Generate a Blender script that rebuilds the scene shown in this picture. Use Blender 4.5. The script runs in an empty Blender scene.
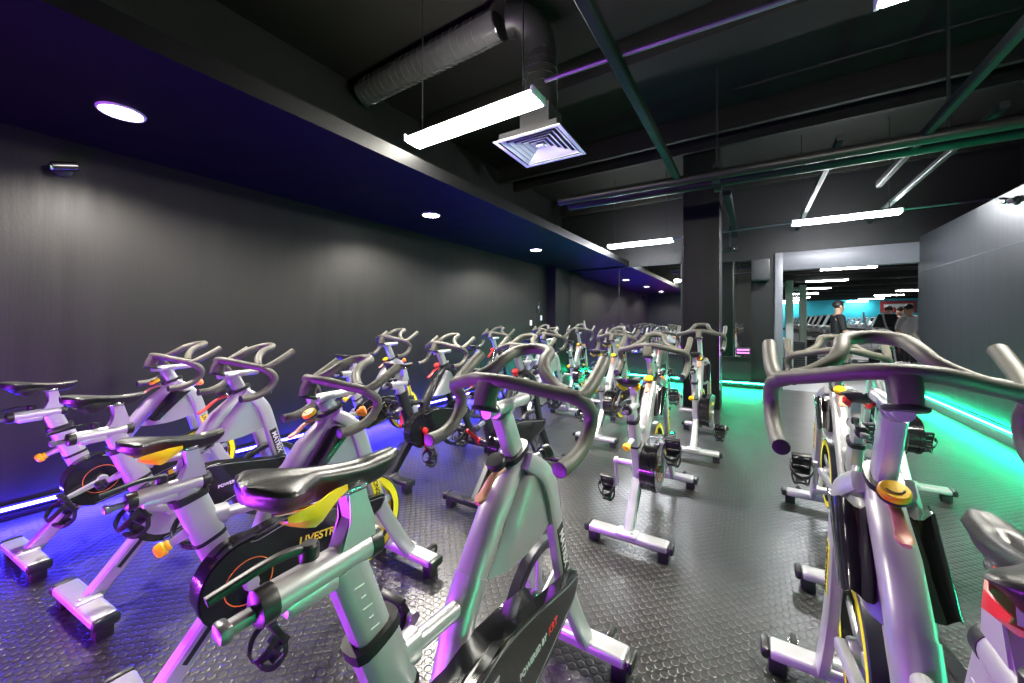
import bpy, bmesh, math, random
from mathutils import Vector, Matrix
random.seed(7)
S = bpy.context.scene
C = S.collection
PI = math.pi

# ------------------------------------------------------------------ camera, world, exposure
cam_d = bpy.data.cameras.new('camera'); cam = bpy.data.objects.new('camera', cam_d); C.objects.link(cam)
cam_d.sensor_width = 36.0; cam_d.lens = 378 / 1024 * 36.0; cam_d.shift_y = -19.5 / 1024
cam_d.clip_start = 0.02; cam_d.clip_end = 200
cam.location = (0, 0, 1.35); cam.rotation_euler = (PI / 2, 0, math.radians(32.5))
S.camera = cam
W = bpy.data.worlds.new('world'); S.world = W; W.use_nodes = True
W.node_tree.nodes['Background'].inputs[0].default_value = (0.6, 0.7, 1, 1)
W.node_tree.nodes['Background'].inputs[1].default_value = 0.0
S.view_settings.view_transform = 'Standard'; S.view_settings.look = 'None'
S.view_settings.gamma = 1; S.view_settings.use_curve_mapping = False
S.view_settings.exposure = 0.0
E_PANEL = 240; E_FAR = 270; E_DOWN = 40; E_BLUE = 280; E_GREEN = 140; E_MAG = 720; SPOT_W = 420; E_GYM = 85

# ------------------------------------------------------------------ materials
M = {}
def mat(name, col, rough=.5, metal=0., emis=None, es=0., spec=.5, coat=0., bump=None, noise=None):
    m = bpy.data.materials.new(name); m.use_nodes = True; nt = m.node_tree
    b = nt.nodes['Principled BSDF']
    b.inputs['Base Color'].default_value = (*col, 1); b.inputs['Roughness'].default_value = rough
    b.inputs['Metallic'].default_value = metal; b.inputs['Specular IOR Level'].default_value = spec
    b.inputs['Coat Weight'].default_value = coat
    if emis:
        b.inputs['Emission Color'].default_value = (*emis, 1); b.inputs['Emission Strength'].default_value = es
    if noise:   # (scale, colour spread, roughness spread) fine mottling of the thing itself
        tc = nt.nodes.new('ShaderNodeTexCoord'); nz = nt.nodes.new('ShaderNodeTexNoise')
        nz.inputs['Scale'].default_value = noise[0]; nz.inputs['Detail'].default_value = 5
        nt.links.new(tc.outputs['Object'], nz.inputs['Vector'])
        mx = nt.nodes.new('ShaderNodeMix'); mx.data_type = 'RGBA'
        mx.inputs[6].default_value = (*[c * (1 - noise[1]) for c in col], 1)
        mx.inputs[7].default_value = (*[min(1, c * (1 + noise[1])) for c in col], 1)
        nt.links.new(nz.outputs['Fac'], mx.inputs[0]); nt.links.new(mx.outputs[2], b.inputs['Base Color'])
        mr = nt.nodes.new('ShaderNodeMapRange'); lo, hi = max(0.02, rough - noise[2]), min(1, rough + noise[2])
        if lo < .285 < hi: lo, hi = (.29, .29 + 2 * noise[2]) if rough >= .27 else (lo, .265)
        mr.inputs[3].default_value = lo; mr.inputs[4].default_value = hi
        nt.links.new(nz.outputs['Fac'], mr.inputs[0]); nt.links.new(mr.outputs[0], b.inputs['Roughness'])
        if bump:
            bp = nt.nodes.new('ShaderNodeBump'); bp.inputs['Strength'].default_value = bump; bp.inputs['Distance'].default_value = .002
            nt.links.new(nz.outputs['Fac'], bp.inputs['Height']); nt.links.new(bp.outputs[0], b.inputs['Normal'])
    M[name] = m
    return m
mat('silver', (.50, .50, .51), .32, .5, coat=0, noise=(9, .04, .05))
mat('silver_dark', (.22, .22, .23), .32, .6, noise=(9, .05, .05))
mat('panel_grey', (.36, .36, .37), .30, .4, noise=(14, .05, .05))
mat('chrome', (.75, .75, .76), .16, 1., noise=(20, .03, .05))
mat('black_frame', (.018, .019, .022), .34, .1, noise=(10, .1, .06))
mat('black_plastic', (.014, .014, .015), .36, noise=(30, .15, .08))
mat('gloss_black', (.010, .010, .011), .16, coat=.4, noise=(8, .1, .04))
mat('leather', (.018, .018, .018), .36, noise=(220, .2, .04), bump=.25)
mat('rubber', (.085, .080, .064), .52, noise=(120, .12, .06), bump=.2)
mat('rubber_black', (.011, .011, .011), .65, noise=(60, .2, .1))
mat('yellow', (.88, .57, .01), .35, noise=(20, .06, .05))
mat('label_yellow', (.90, .78, .02), .4, noise=(20, .04, .05))
mat('orange', (.85, .22, .03), .35, noise=(20, .06, .05))
mat('red', (.62, .03, .03), .35, noise=(20, .06, .05))
mat('strap_red', (.62, .27, .18), .4, noise=(20, .06, .05))
mat('white_print', (.75, .75, .75), .5, noise=(30, .03, .05))
mat('black_print', (.015, .015, .015), .5, noise=(30, .03, .05))
mat('yellow_print', (.80, .62, .05), .5, noise=(30, .03, .05))
mat('red_print', (.80, .04, .03), .5, noise=(30, .03, .05))
mat('fixture_white', (.7, .7, .7), .4, noise=(15, .03, .05))
mat('vent_white', (.62, .62, .66), .45, noise=(15, .03, .05))
mat('soffit_black', (.0028, .0028, .0030), .5, spec=.10, noise=(4, .1, .05))
mat('ceiling_black', (.008, .008, .007), .8, spec=.08, noise=(3, .15, .08))
mat('steel_black', (.010, .013, .012), .5, .0, spec=.15, noise=(6, .15, .08))
mat('duct_black', (.007, .007, .007), .42, .0, spec=.25, noise=(12, .15, .08))
mat('duct_shiny', (.10, .10, .10), .22, .6, noise=(12, .15, .08))
mat('door_grey', (.10, .10, .115), .42, noise=(5, .06, .06))
mat('mirror', (.62, .64, .64), .02, 1., noise=(2, .02, .01))
mat('teal_wall', (.02, .42, .55), .6, noise=(2, .1, .05))
mat('gym_floor', (.42, .41, .43), .35, noise=(6, .12, .1))
mat('flywheel_dark', (.045, .047, .055), .36, .4, noise=(8, .1, .04))
mat('gym_dark', (.02, .02, .023), .6, noise=(6, .1, .1))
mat('treadmill_grey', (.42, .43, .45), .35, .3, noise=(8, .05, .05))
mat('skin', (.55, .33, .24), .5, noise=(30, .06, .05))
mat('hair', (.02, .015, .012), .5, noise=(90, .3, .1))
mat('cloth_black', (.012, .012, .014), .8, noise=(60, .2, .1))
mat('cloth_navy', (.03, .035, .06), .8, noise=(60, .2, .1))
mat('cloth_white', (.72, .72, .74), .8, noise=(60, .05, .1))
mat('cloth_red', (.35, .04, .05), .8, noise=(60, .1, .1))
mat('screen_dark', (.01, .01, .012), .1, noise=(3, .1, .03))
def emat(name, col, e): return mat(name, (.02, .02, .02), .5, emis=col, es=e)
emat('panel_light', (1, .97, .86), E_PANEL); emat('far_light', (.93, .95, 1), E_FAR); emat('down_light', (1, .95, .90), E_DOWN)
emat('blue_led', (.03, .02, 1.0), E_BLUE); emat('green_led', (.01, 1, .42), E_GREEN); emat('magenta_led', (.52, .05, 1.0), E_MAG)
emat('gym_light', (1, .99, .97), E_GYM); emat('sign_pink', (.9, .2, .9), 2.5)
emat('led_core_blue', (.75, .75, 1), 1.6)

def wall_material(name, col, rlo, rhi, bumpd):
    m = bpy.data.materials.new(name); m.use_nodes = True; nt = m.node_tree; N = nt.nodes; L = nt.links
    b = N['Principled BSDF']; b.inputs['Base Color'].default_value = (*col, 1)
    tc = N.new('ShaderNodeTexCoord'); mp = N.new('ShaderNodeMapping'); mp.inputs['Scale'].default_value = (7, 7, .5)
    L.new(tc.outputs['Object'], mp.inputs[0])
    nz = N.new('ShaderNodeTexNoise'); nz.inputs['Scale'].default_value = 1.6; nz.inputs['Detail'].default_value = 8; nz.inputs['Roughness'].default_value = .6
    L.new(mp.outputs[0], nz.inputs['Vector'])
    mr = N.new('ShaderNodeMapRange'); mr.inputs[1].default_value = .3; mr.inputs[2].default_value = .7; mr.inputs[3].default_value = rlo; mr.inputs[4].default_value = rhi
    L.new(nz.outputs['Fac'], mr.inputs[0]); L.new(mr.outputs[0], b.inputs['Roughness'])
    n2 = N.new('ShaderNodeTexNoise'); n2.inputs['Scale'].default_value = 60; n2.inputs['Detail'].default_value = 3
    L.new(tc.outputs['Object'], n2.inputs['Vector'])
    ad = N.new('ShaderNodeMath'); ad.operation = 'MULTIPLY_ADD'; ad.inputs[1].default_value = .25
    L.new(n2.outputs['Fac'], ad.inputs[0]); L.new(nz.outputs['Fac'], ad.inputs[2])
    bp = N.new('ShaderNodeBump'); bp.inputs['Strength'].default_value = .5; bp.inputs['Distance'].default_value = bumpd
    L.new(ad.outputs[0], bp.inputs['Height']); L.new(bp.outputs[0], b.inputs['Normal'])
    M[name] = m
wall_material('wall_black', (.0085, .0085, .0080), .42, .56, .004)
M['wall_black'].node_tree.nodes['Principled BSDF'].inputs['Specular IOR Level'].default_value = .36
wall_material('column_black', (.006, .006, .006), .5, .6, .002)
M['column_black'].node_tree.nodes['Principled BSDF'].inputs['Specular IOR Level'].default_value = .25
wall_material('wall_charcoal', (.017, .019, .022), .40, .46, .001)

def coin_floor():
    m = bpy.data.materials.new('coin_rubber'); m.use_nodes = True; nt = m.node_tree; N = nt.nodes; L = nt.links
    b = N['Principled BSDF']
    tc = N.new('ShaderNodeTexCoord')
    def vm(op, a=None, v=None, sc=None):
        n = N.new('ShaderNodeVectorMath'); n.operation = op
        if a is not None: L.new(a, n.inputs[0])
        if v is not None: n.inputs[1].default_value = v
        if sc is not None: n.inputs[3].default_value = sc
        return n
    flat = vm('MULTIPLY', tc.outputs['Object'], (1 / .052, 1 / .052, 0))
    dist = []
    for off in (0, .5):
        o = vm('ADD', flat.outputs[0], (off, off, 0)); f = vm('FRACTION', o.outputs[0]); s = vm('SUBTRACT', f.outputs[0], (.5, .5, 0))
        z = vm('MULTIPLY', s.outputs[0], (1, 1, 0)); ln = vm('LENGTH', z.outputs[0]); dist.append(ln.outputs['Value'])
    mn = N.new('ShaderNodeMath'); mn.operation = 'MINIMUM'; L.new(dist[0], mn.inputs[0]); L.new(dist[1], mn.inputs[1])
    mr = N.new('ShaderNodeMapRange'); mr.interpolation_type = 'SMOOTHSTEP'
    mr.inputs[1].default_value = .33; mr.inputs[2].default_value = .24; mr.inputs[3].default_value = 0; mr.inputs[4].default_value = 1
    L.new(mn.outputs[0], mr.inputs[0])
    nz = N.new('ShaderNodeTexNoise'); nz.inputs['Scale'].default_value = 3.0; nz.inputs['Detail'].default_value = 8; L.new(tc.outputs['Object'], nz.inputs['Vector'])
    n3 = N.new('ShaderNodeTexNoise'); n3.inputs['Scale'].default_value = 150; n3.inputs['Detail'].default_value = 4; L.new(tc.outputs['Object'], n3.inputs['Vector'])
    rr = N.new('ShaderNodeMapRange'); rr.inputs[1].default_value = .3; rr.inputs[2].default_value = .7; rr.inputs[3].default_value = .29; rr.inputs[4].default_value = .34
    L.new(nz.outputs['Fac'], rr.inputs[0]); L.new(rr.outputs[0], b.inputs['Roughness'])
    mx = N.new('ShaderNodeMix'); mx.data_type = 'RGBA'; mx.inputs[6].default_value = (.018, .018, .0175, 1); mx.inputs[7].default_value = (.032, .031, .030, 1)
    L.new(nz.outputs['Fac'], mx.inputs[0])
    m2 = N.new('ShaderNodeMix'); m2.data_type = 'RGBA'; m2.blend_type = 'MULTIPLY'; m2.inputs[0].default_value = 1
    mc = N.new('ShaderNodeMapRange'); mc.inputs[3].default_value = .62; mc.inputs[4].default_value = 1.15; L.new(mr.outputs[0], mc.inputs[0])
    L.new(mx.outputs[2], m2.inputs[6]); L.new(mc.outputs[0], m2.inputs[7]); L.new(m2.outputs[2], b.inputs['Base Color'])
    ad = N.new('ShaderNodeMath'); ad.operation = 'MULTIPLY_ADD'; ad.inputs[1].default_value = .12; L.new(n3.outputs['Fac'], ad.inputs[0]); L.new(mr.outputs[0], ad.inputs[2])
    bp = N.new('ShaderNodeBump'); bp.inputs['Strength'].default_value = .8; bp.inputs['Distance'].default_value = .0022
    L.new(ad.outputs[0], bp.inputs['Height']); L.new(bp.outputs[0], b.inputs['Normal'])
    b.inputs['Specular IOR Level'].default_value = .65
    M['coin_rubber'] = m
coin_floor()

# ------------------------------------------------------------------ mesh helpers
def V(*a): return Vector(a)
def box(bm, c, s, rot=None, bev=0., seg=2):
    r = bmesh.ops.create_cube(bm, size=1.0); vs = r['verts']
    bmesh.ops.scale(bm, vec=s, verts=vs)
    if bev > 0:
        es = list({e for v in vs for e in v.link_edges})
        q = bmesh.ops.bevel(bm, geom=es, offset=min(bev, min(s) * .49), segments=seg, affect='EDGES', profile=.5)
        vs = list({v for f in q['faces'] for v in f.verts} | {v for v in vs if v.is_valid})
    if rot is not None: bmesh.ops.rotate(bm, cent=(0, 0, 0), matrix=rot, verts=vs)
    bmesh.ops.translate(bm, vec=c, verts=vs)
def rx(a): return Matrix.Rotation(a, 3, 'X')
def smooth_path(pts, n=6):
    P = [Vector(p) for p in pts]; out = []
    if len(P) < 3: return P
    Q = [P[0] * 2 - P[1]] + P + [P[-1] * 2 - P[-2]]
    for i in range(1, len(Q) - 2):
        a, b, c, d = Q[i - 1], Q[i], Q[i + 1], Q[i + 2]
        for k in range(n):
            t = k / n
            out.append(.5 * ((2 * b) + (c - a) * t + (2 * a - 5 * b + 4 * c - d) * t * t + (3 * b - a - 3 * c + d) * t ** 3))
    out.append(P[-1]); return out
def sweep(bm, pts, w, h=None, side=(1, 0, 0), shape='round', n=14, cap=True, power=None):
    """cross-section w (along side) x h (across) carried along a path"""
    P = [Vector(p) for p in pts]; k = len(P)
    W_ = w if isinstance(w, (list, tuple)) else [w] * k
    if h is None: h = w
    H_ = h if isinstance(h, (list, tuple)) else [h] * k
    def interp(L, i): return L[min(len(L) - 1, i)] if len(L) == k else L[0] + (L[-1] - L[0]) * i / (k - 1)
    sec = []
    if shape == 'round':
        for j in range(n): a = 2 * PI * j / n; sec.append((math.cos(a), math.sin(a)))
    else:   # rounded rectangle
        p = power or 5
        n = 20
        for j in range(n):
            a = 2 * PI * j / n; ca, sa = math.cos(a), math.sin(a)
            r = (abs(ca) ** p + abs(sa) ** p) ** (-1 / p); sec.append((ca * r, sa * r))
    rings = []; prev = Vector(side)
    for i in range(k):
        t = (P[min(i + 1, k - 1)] - P[max(i - 1, 0)]).normalized()
        s = prev - t * prev.dot(t)
        if s.length < 1e-4: s = t.orthogonal()
        s.normalize(); nn = t.cross(s)
        if shape == 'round' : prev = s
        ww, hh = interp(W_, i), interp(H_, i)
        rings.append([bm.verts.new(P[i] + s * (x * ww) + nn * (y * hh)) for x, y in sec])
    for i in range(k - 1):
        for j in range(len(sec)):
            a, b = rings[i], rings[i + 1]; q = (j + 1) % len(sec)
            bm.faces.new((a[j], a[q], b[q], b[j]))
    if cap: bm.faces.new(rings[0][::-1]); bm.faces.new(rings[-1])
def lathe(bm, prof, loc=(0, 0, 0), axis=(0, 0, 1), n=20):
    """prof: list of (radius, height) from bottom to top"""
    ax = Vector(axis).normalized(); q = Vector((0, 0, 1)).rotation_difference(ax).to_matrix(); L = Vector(loc); rings = []
    for r, z in prof:
        if r < 1e-5: rings.append([bm.verts.new(L + q @ Vector((0, 0, z)))])
        else: rings.append([bm.verts.new(L + q @ Vector((r * math.cos(2 * PI * j / n), r * math.sin(2 * PI * j / n), z))) for j in range(n)])
    for a, b in zip(rings, rings[1:]):
        for j in range(n):
            k = (j + 1) % n
            if len(a) == 1 and len(b) == 1: continue
            if len(a) == 1: bm.faces.new((a[0], b[k], b[j]))
            elif len(b) == 1: bm.faces.new((a[j], a[k], b[0]))
            else: bm.faces.new((a[j], a[k], b[k], b[j]))
    if len(rings[0]) > 1: bm.faces.new(rings[0][::-1])
    if len(rings[-1]) > 1: bm.faces.new(rings[-1])
def prism(bm, poly, x0, x1, bev=0.):
    """poly in (y, z), extruded in x"""
    a = [bm.verts.new((x0, y, z)) for y, z in poly]; b = [bm.verts.new((x1, y, z)) for y, z in poly]
    n = len(poly); fs = [bm.faces.new(a[::-1]), bm.faces.new(b)]
    for i in range(n): fs.append(bm.faces.new((a[i], a[(i + 1) % n], b[(i + 1) % n], b[i])))
    if bev > 0:
        es = [e for e in fs[1].edges] + [e for e in fs[0].edges]
        bmesh.ops.bevel(bm, geom=es, offset=bev, segments=2, affect='EDGES')
def shell(bm, grid, th):
    vs = [[bm.verts.new(p) for p in row] for row in grid]; fs = []
    for a, b in zip(vs, vs[1:]):
        for j in range(len(a) - 1): fs.append(bm.faces.new((a[j], a[j + 1], b[j + 1], b[j])))
    bmesh.ops.recalc_face_normals(bm, faces=fs)
    bmesh.ops.solidify(bm, geom=fs, thickness=th)
def BM(): return bmesh.new()
def mesh(name, bm, m, ang=35):
    bmesh.ops.recalc_face_normals(bm, faces=bm.faces[:])
    me = bpy.data.meshes.new(name); bm.to_mesh(me); bm.free()
    me.polygons.foreach_set('use_smooth', [True] * len(me.polygons)); me.set_sharp_from_angle(angle=math.radians(ang))
    me.materials.append(M[m]); return me
def link(name, me, parent=None, loc=(0, 0, 0)):
    if isinstance(me, list):
        return [link(name, q, parent, loc) for q in me][0]
    o = bpy.data.objects.new(name, me); C.objects.link(o); o.location = loc
    if parent is not None: o.parent = parent
    return o
def obj(name, bm, m, parent=None, loc=(0, 0, 0), ang=35): return link(name, mesh(name, bm, m, ang), parent, loc)
def tag(o, label, cat, group=None):
    o['label'] = label; o['category'] = cat
    if group: o['group'] = group
    return o
def struct(name, bm, m, parent=None):
    o = obj(name, bm, m, parent)
    if parent is None: o['kind'] = 'structure'
    return o
def thing(name, label, cat, loc=(0, 0, 0), rz=0, group=None):
    o = bpy.data.objects.new(name, None); C.objects.link(o); o.location = loc; o.rotation_euler = (0, 0, rz); o.empty_display_size = .1
    return tag(o, label, cat, group)
def text_bm(bm, s, size, origin, d, u, th=.0008, sx=1.0):
    """lettering centred on origin, reading along d with letter tops towards u"""
    cu = bpy.data.curves.new('t', 'FONT'); cu.body = s; cu.size = size; cu.extrude = th; cu.align_x = 'CENTER'; cu.align_y = 'CENTER'; cu.offset = size * .02
    to = bpy.data.objects.new('t', cu); C.objects.link(to); bpy.context.view_layer.update()
    me = bpy.data.meshes.new_from_object(to.evaluated_get(bpy.context.evaluated_depsgraph_get()))
    C.objects.unlink(to); bpy.data.objects.remove(to); bpy.data.curves.remove(cu)
    d = Vector(d).normalized(); u = Vector(u).normalized(); nrm = d.cross(u); O = Vector(origin)
    for v in me.vertices: v.co = O + d * (v.co.x * sx) + u * v.co.y + nrm * v.co.z
    bm.from_mesh(me); bpy.data.meshes.remove(me)

# ------------------------------------------------------------------ room shell
XL, XR, YB, YF = -4.3, 2.4, 9.2, -0.75
ZC, ZS = 4.40, 2.70
XS = -2.52
def slab(name, x0, x1, y0, y1, z0, z1, m, bev=0., parent=None):
    b = BM(); box(b, ((x0 + x1) / 2, (y0 + y1) / 2, (z0 + z1) / 2), (x1 - x0, y1 - y0, z1 - z0), bev=bev); return struct(name, b, m, parent)
slab('floor', XL, 3.5, YF, YB + .1, -.1, 0, 'coin_rubber')
slab('wall_left', XL - .12, XL, YF, YB + .1, 0, ZC, 'wall_black')
slab('wall_right', XR, XR + .12, YF, YB - .02, 0, 2.80, 'wall_charcoal')
slab('wall_outer_right', 3.5, 3.6, YF, YB, 0, ZC, 'ceiling_black')
slab('wall_near', XL, 3.5, YF - .12, YF, 0, ZC, 'wall_black')
slab('ceiling', XL, 3.5, YF, YB + .1, ZC, ZC + .1, 'ceiling_black')
# back wall: solid parts around the mirrors and the doorway
slab('wall_back', XL, .36, YB, YB + .12, 0, ZC, 'column_black')
slab('wall_back_low', XL + .24, -.03, YB - .05, YB, 0, .60, 'wall_black')
slab('wall_back_upper', .36, 3.5, YB, YB + .12, 2.72, ZC, 'column_black')
slab('wall_back_right', XR + .02, 3.5, YB, YB + .12, 0, 2.72, 'wall_charcoal')
slab('trim_1', XL + .24, -.03, YB - .09, YB, .60, .625, 'steel_black')
# soffit along the left wall (a dropped box)
slab('ceiling_soffit', XL, XS, YF, YB, ZS, ZS + .12, 'soffit_black')
slab('wall_corner_pier', XL, XL + .24, 8.35, YB, 0, ZS, 'column_black')
slab('wall_column', -.945, -.43, 6.6, 7.15, 0, ZC, 'column_black', .004)
slab('trim_2', -.434, -.422, 6.6, 6.62, .3, 2.62, 'chrome')
# door frame and header of the opening to the gym
slab('trim_3', .37, .50, YB - .06, YB + .14, 0, 2.72, 'door_grey', .004)
slab('trim_4', .50, XR + .02, YB - .03, YB + .13, 2.37, 2.72, 'door_grey', .004)
# mirrors
def mirror(n, x0, x1, z0, z1):
    slab(n, x0, x1, YB - .022, YB - .002, z0, z1, 'mirror')
mirror('window_1', -4.05, -2.76, .63, 2.66); mirror('window_2', -2.745, -1.36, .63, 2.66)
mirror('window_4', -.60, -.33, .63, 2.62); mirror('window_5', -.315, -.03, .63, 2.62)
slab('trim_5', -4.06, -1.33, YB - .04, YB, 2.66, 2.70, 'steel_black')
slab('trim_6', -2.76, -2.745, YB - .03, YB, .63, 2.66, 'steel_black')
slab('trim_7', -1.36, -1.335, YB - .04, YB, .63, 3.1, 'steel_black')
slab('trim_8', -.62, -.03, YB - .04, YB, 2.62, 2.65, 'steel_black')
slab('trim_9', -.33, -.315, YB - .035, YB, .63, 2.62, 'steel_black')
# right wall joints and skirtings
slab('trim_10', XR - .004, XR, YF, YB, 2.20, 2.206, 'door_grey')
slab('baseboard_right', XR - .05, XR, YF, YB, 0, .12, 'door_grey', .006)
slab('baseboard_left', XL, XL + .03, YF, 8.35, 0, .045, 'steel_black', .004)
slab('baseboard_back', -4.06, .36, YB - .08, YB - .05, 0, .06, 'steel_black', .004)

# LED strips
def led(name, x0, x1, y0, y1, z, m, label):
    t = thing(name, label, 'light strip', ((x0 + x1) / 2, (y0 + y1) / 2, z))
    L = max(x1 - x0, y1 - y0) / 2; along_x = (x1 - x0) > (y1 - y0)
    a, c = ((-L, 0, 0), (L, 0, 0)) if along_x else ((0, -L, 0), (0, L, 0))
    b = BM(); sweep(b, [a, c], .011, shape='round', n=8, side=(0, 0, 1)); obj('light_tube', b, m, t)
    return t
def led_channel(t, d, L, along_x=False):
    b = BM(); s = (L, .012, .05) if along_x else (.012, L, .05); box(b, d, s); obj('channel', b, 'steel_black', t)
t = led('led_strip', XL + .052, XL + .052, YF + .1, 8.3, .085, 'blue_led', 'blue-violet glowing light strip along the foot of the left wall'); led_channel(t, (-.022, 0, -.005), 8.9)
t = led('led_strip', XR - .052, XR - .052, YF + .1, YB - .1, .150, 'green_led', 'green glowing light strip along the foot of the right wall'); led_channel(t, (.040, 0, 0), 9.6)
t = led('led_strip', -4.0, -.97, YB - .105, YB - .105, .10, 'green_led', 'green glowing light strip low under the large mirrors, left of the column'); led_channel(t, (0, .025, 0), 3.0, True)
t = led('led_strip', -.90, .34, YB - .105, YB - .105, .10, 'green_led', 'green glowing light strip low on the back wall between the column and the doorway'); led_channel(t, (0, .025, 0), 1.2, True)
t = led('led_strip', -3.5, -.75, YF + .06, YF + .06, .16, 'magenta_led', 'violet glowing light strip along the foot of the near wall'); led_channel(t, (0, -.03, 0), 2.75, True)

# ------------------------------------------------------------------ ceiling lamps
def panel(x, y, m, label, L=1.3, z=2.95, w=.19):
    t = thing('ceiling_light', label, 'ceiling light', (x, y, z), 0, None)
    b = BM(); box(b, (0, 0, .052), (L, w * .62, .024), bev=.006); obj('housing', b, 'fixture_white', t)
    b = BM(); sweep(b, [(-L / 2 + .02, 0, .014), (L / 2 - .02, 0, .014)], w / 2, .026, side=(0, 1, 0), shape='box', power=2.6); obj('diffuser', b, m, t)
    b = BM()
    b.free()
    for s in (-1, 1): b = BM(); box(b, (s * (L / 2 - .004), 0, .03), (.02, w + .01, .06), bev=.004); obj('end_cap', b, 'fixture_white', t)
    b = BM()
    for s in (-.4, .4): sweep(b, [(s * L, 0, .06), (s * L, 0, ZC - z)], .006, n=8)
    obj('hanger', b, 'steel_black', t)
panel(-1.95, 2.40, 'panel_light', 'long bright ceiling light left of the square white vent')
panel(-1.98, 8.02, 'far_light', 'long ceiling light above the mirrors, left of the column')
panel(1.19, 7.75, 'far_light', 'long ceiling light in front of the doorway header')
panel(1.18, 2.55, 'panel_light', 'long ceiling light cut off by the top edge of the picture')
for i, (y, lab) in enumerate([(.70, 'largest round recessed downlight in the soffit, nearest the camera'), (3.47, 'round recessed downlight in the soffit, middle of the three'), (6.2, 'smallest round recessed downlight in the soffit, farthest of the three')]):
    t = thing('downlight', lab, 'downlight', (-3.42, y, ZS), 0, 'downlights in the left soffit')
    b = BM(); lathe(b, [(.098, -.004), (.104, -.012), (.112, -.012), (.118, -.004), (.118, .002), (.098, .002)], n=32); obj('trim_ring', b, 'fixture_white', t)
    b = BM(); lathe(b, [(0, -.010), (.05, -.009), (.098, -.004)], n=32); obj('lens', b, 'down_light', t)
    ld = bpy.data.lights.new('downlight_lamp', 'SPOT'); ld.energy = SPOT_W; ld.color = (1, .93, .84); ld.spot_size = math.radians(152); ld.spot_blend = .55; ld.shadow_soft_size = .07
    lo = bpy.data.objects.new('lamp', ld); C.objects.link(lo); lo.parent = t; lo.location = (0, 0, -.03)

# square vent diffuser
t = thing('ceiling_vent', 'square white louvred ceiling vent beside the bright ceiling light', 'vent', (-1.72, 3.22, 3.02), math.radians(2))
b = BM()
for k in range(6):
    s = .335 - k * .052; z = k * .006
    for a in range(4):
        r = Matrix.Rotation(a * PI / 2, 3, 'Z')
        q = [(-s, -s, z), (s, -s, z), (s - .03, -s + .03, z + .02), (-s + .03, -s + .03, z + .02)] if k else [(-s, -s, 0), (s, -s, 0), (s - .035, -s + .035, .0), (-s + .035, -s + .035, .0)]
        vs = [b.verts.new(r @ Vector(p)) for p in q] + [b.verts.new(r @ Vector((p[0], p[1], p[2] + .004))) for p in q]
        b.faces.new(vs[:4]); b.faces.new(vs[7:3:-1])
        for i in range(4): b.faces.new((vs[i], vs[4 + i], vs[4 + (i + 1) % 4], vs[(i + 1) % 4]))
obj('louvre', b, 'vent_white', t)
b = BM(); box(b, (0, 0, .02), (.07, .07, .01)); obj('centre_plate', b, 'vent_white', t)
b = BM()
for s in (-1, 1): box(b, (s * .29, 0, .045), (.006, .58, .07)); box(b, (0, s * .29, .045), (.58, .006, .07))
box(b, (0, 0, .08), (.58, .58, .01)); box(b, (0, 0, .215), (.3, .3, .27)); obj('plenum_box', b, 'black_plastic', t)
t = thing('ceiling_vent', 'corner of a white ceiling vent at the upper right edge, above the right wall', 'vent', (2.05, 3.35, 3.02), 0)
b = BM(); box(b, (0, 0, 0), (.6, .6, .012), bev=.003)
for k in range(5): box(b, (0, -.2 + k * .1, -.01), (.5, .02, .012))
obj('louvre', b, 'vent_white', t)
b = BM(); box(b, (0, 0, .17), (.58, .58, .32)); obj('plenum_box', b, 'black_plastic', t)

# spiral ducts
def spiral(name, pts, r, m, label, step=.09):
    o = BM(); P = [Vector(p) for p in pts]; sweep(o, P, r, n=28)
    for a, c in zip(P, P[1:]):
        L = (c - a).length; k = int(L / step); t = (c - a).normalized()
        for i in range(1, k):
            q = a + t * (i * step); sweep(o, [q - t * .004, q - t * .002, q + t * .002, q + t * .004], [r, r * 1.035, r * 1.035, r], n=28, cap=False)
    return tag(obj(name, o, m), label, 'duct')
spiral('spiral_duct', [(-4.1, 3.0, 4.22), (-2.05, 3.0, 4.22)], .150, 'duct_shiny', 'shiny round metal duct running left under the ceiling above the bright ceiling light')
spiral('spiral_duct', smooth_path([(-1.95, 3.01, 4.22), (-1.84, 3.05, 4.20), (-1.74, 3.15, 4.08), (-1.72, 3.22, 3.9)], 5) + [Vector((-1.72, 3.22, 3.38))], .155, 'duct_black', 'black ribbed duct dropping from the ceiling onto the square white vent', .075)
b = BM(); sweep(b, [(-2.049, 3.0, 4.22), (-2.046, 3.0, 4.22), (-2.03, 3.0, 4.22), (-2.027, 3.0, 4.22)], [.150, .163, .163, .150], n=28)
tag(obj('duct_collar', b, 'chrome'), 'shiny metal collar joining the two round ducts', 'duct')

# rails, beams, pipes under the ceiling
def bar(name, a, c, w, h, m, label, cat, shape='box'):
    b = BM(); side = (0, 0, 1) if abs(a[0] - c[0]) > abs(a[1] - c[1]) else (1, 0, 0)
    if shape == 'box' and side == (0, 0, 1): w, h = h, w
    sweep(b, [a, c], w, h, side=side, shape=shape, power=12); return tag(obj(name, b, m), label, cat)
bar('ceiling_rail', (-1.27, 2.44, 3.10), (.52, 2.56, 3.10), .016, .016, 'silver_dark', 'thin pale rail running right from the end of the bright ceiling light', 'rail', 'round')
bar('ceiling_rail', (-1.30, 8.02, 3.0), (.53, 7.8, 3.0), .014, .014, 'silver_dark', 'thin rail joining the two far ceiling lights beside the column', 'rail', 'round')
bar('ceiling_rail', (1.85, 7.75, 3.0), (3.3, 7.75, 3.0), .014, .014, 'silver_dark', 'thin rail running right from the far right ceiling light over the wall', 'rail', 'round')
bar('ceiling_beam', (-.755, YF, 3.06), (-.755, 5.0, 3.06), .035, .04, 'steel_black', 'narrow dark beam running away over the aisle, left of the others', 'beam')
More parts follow.
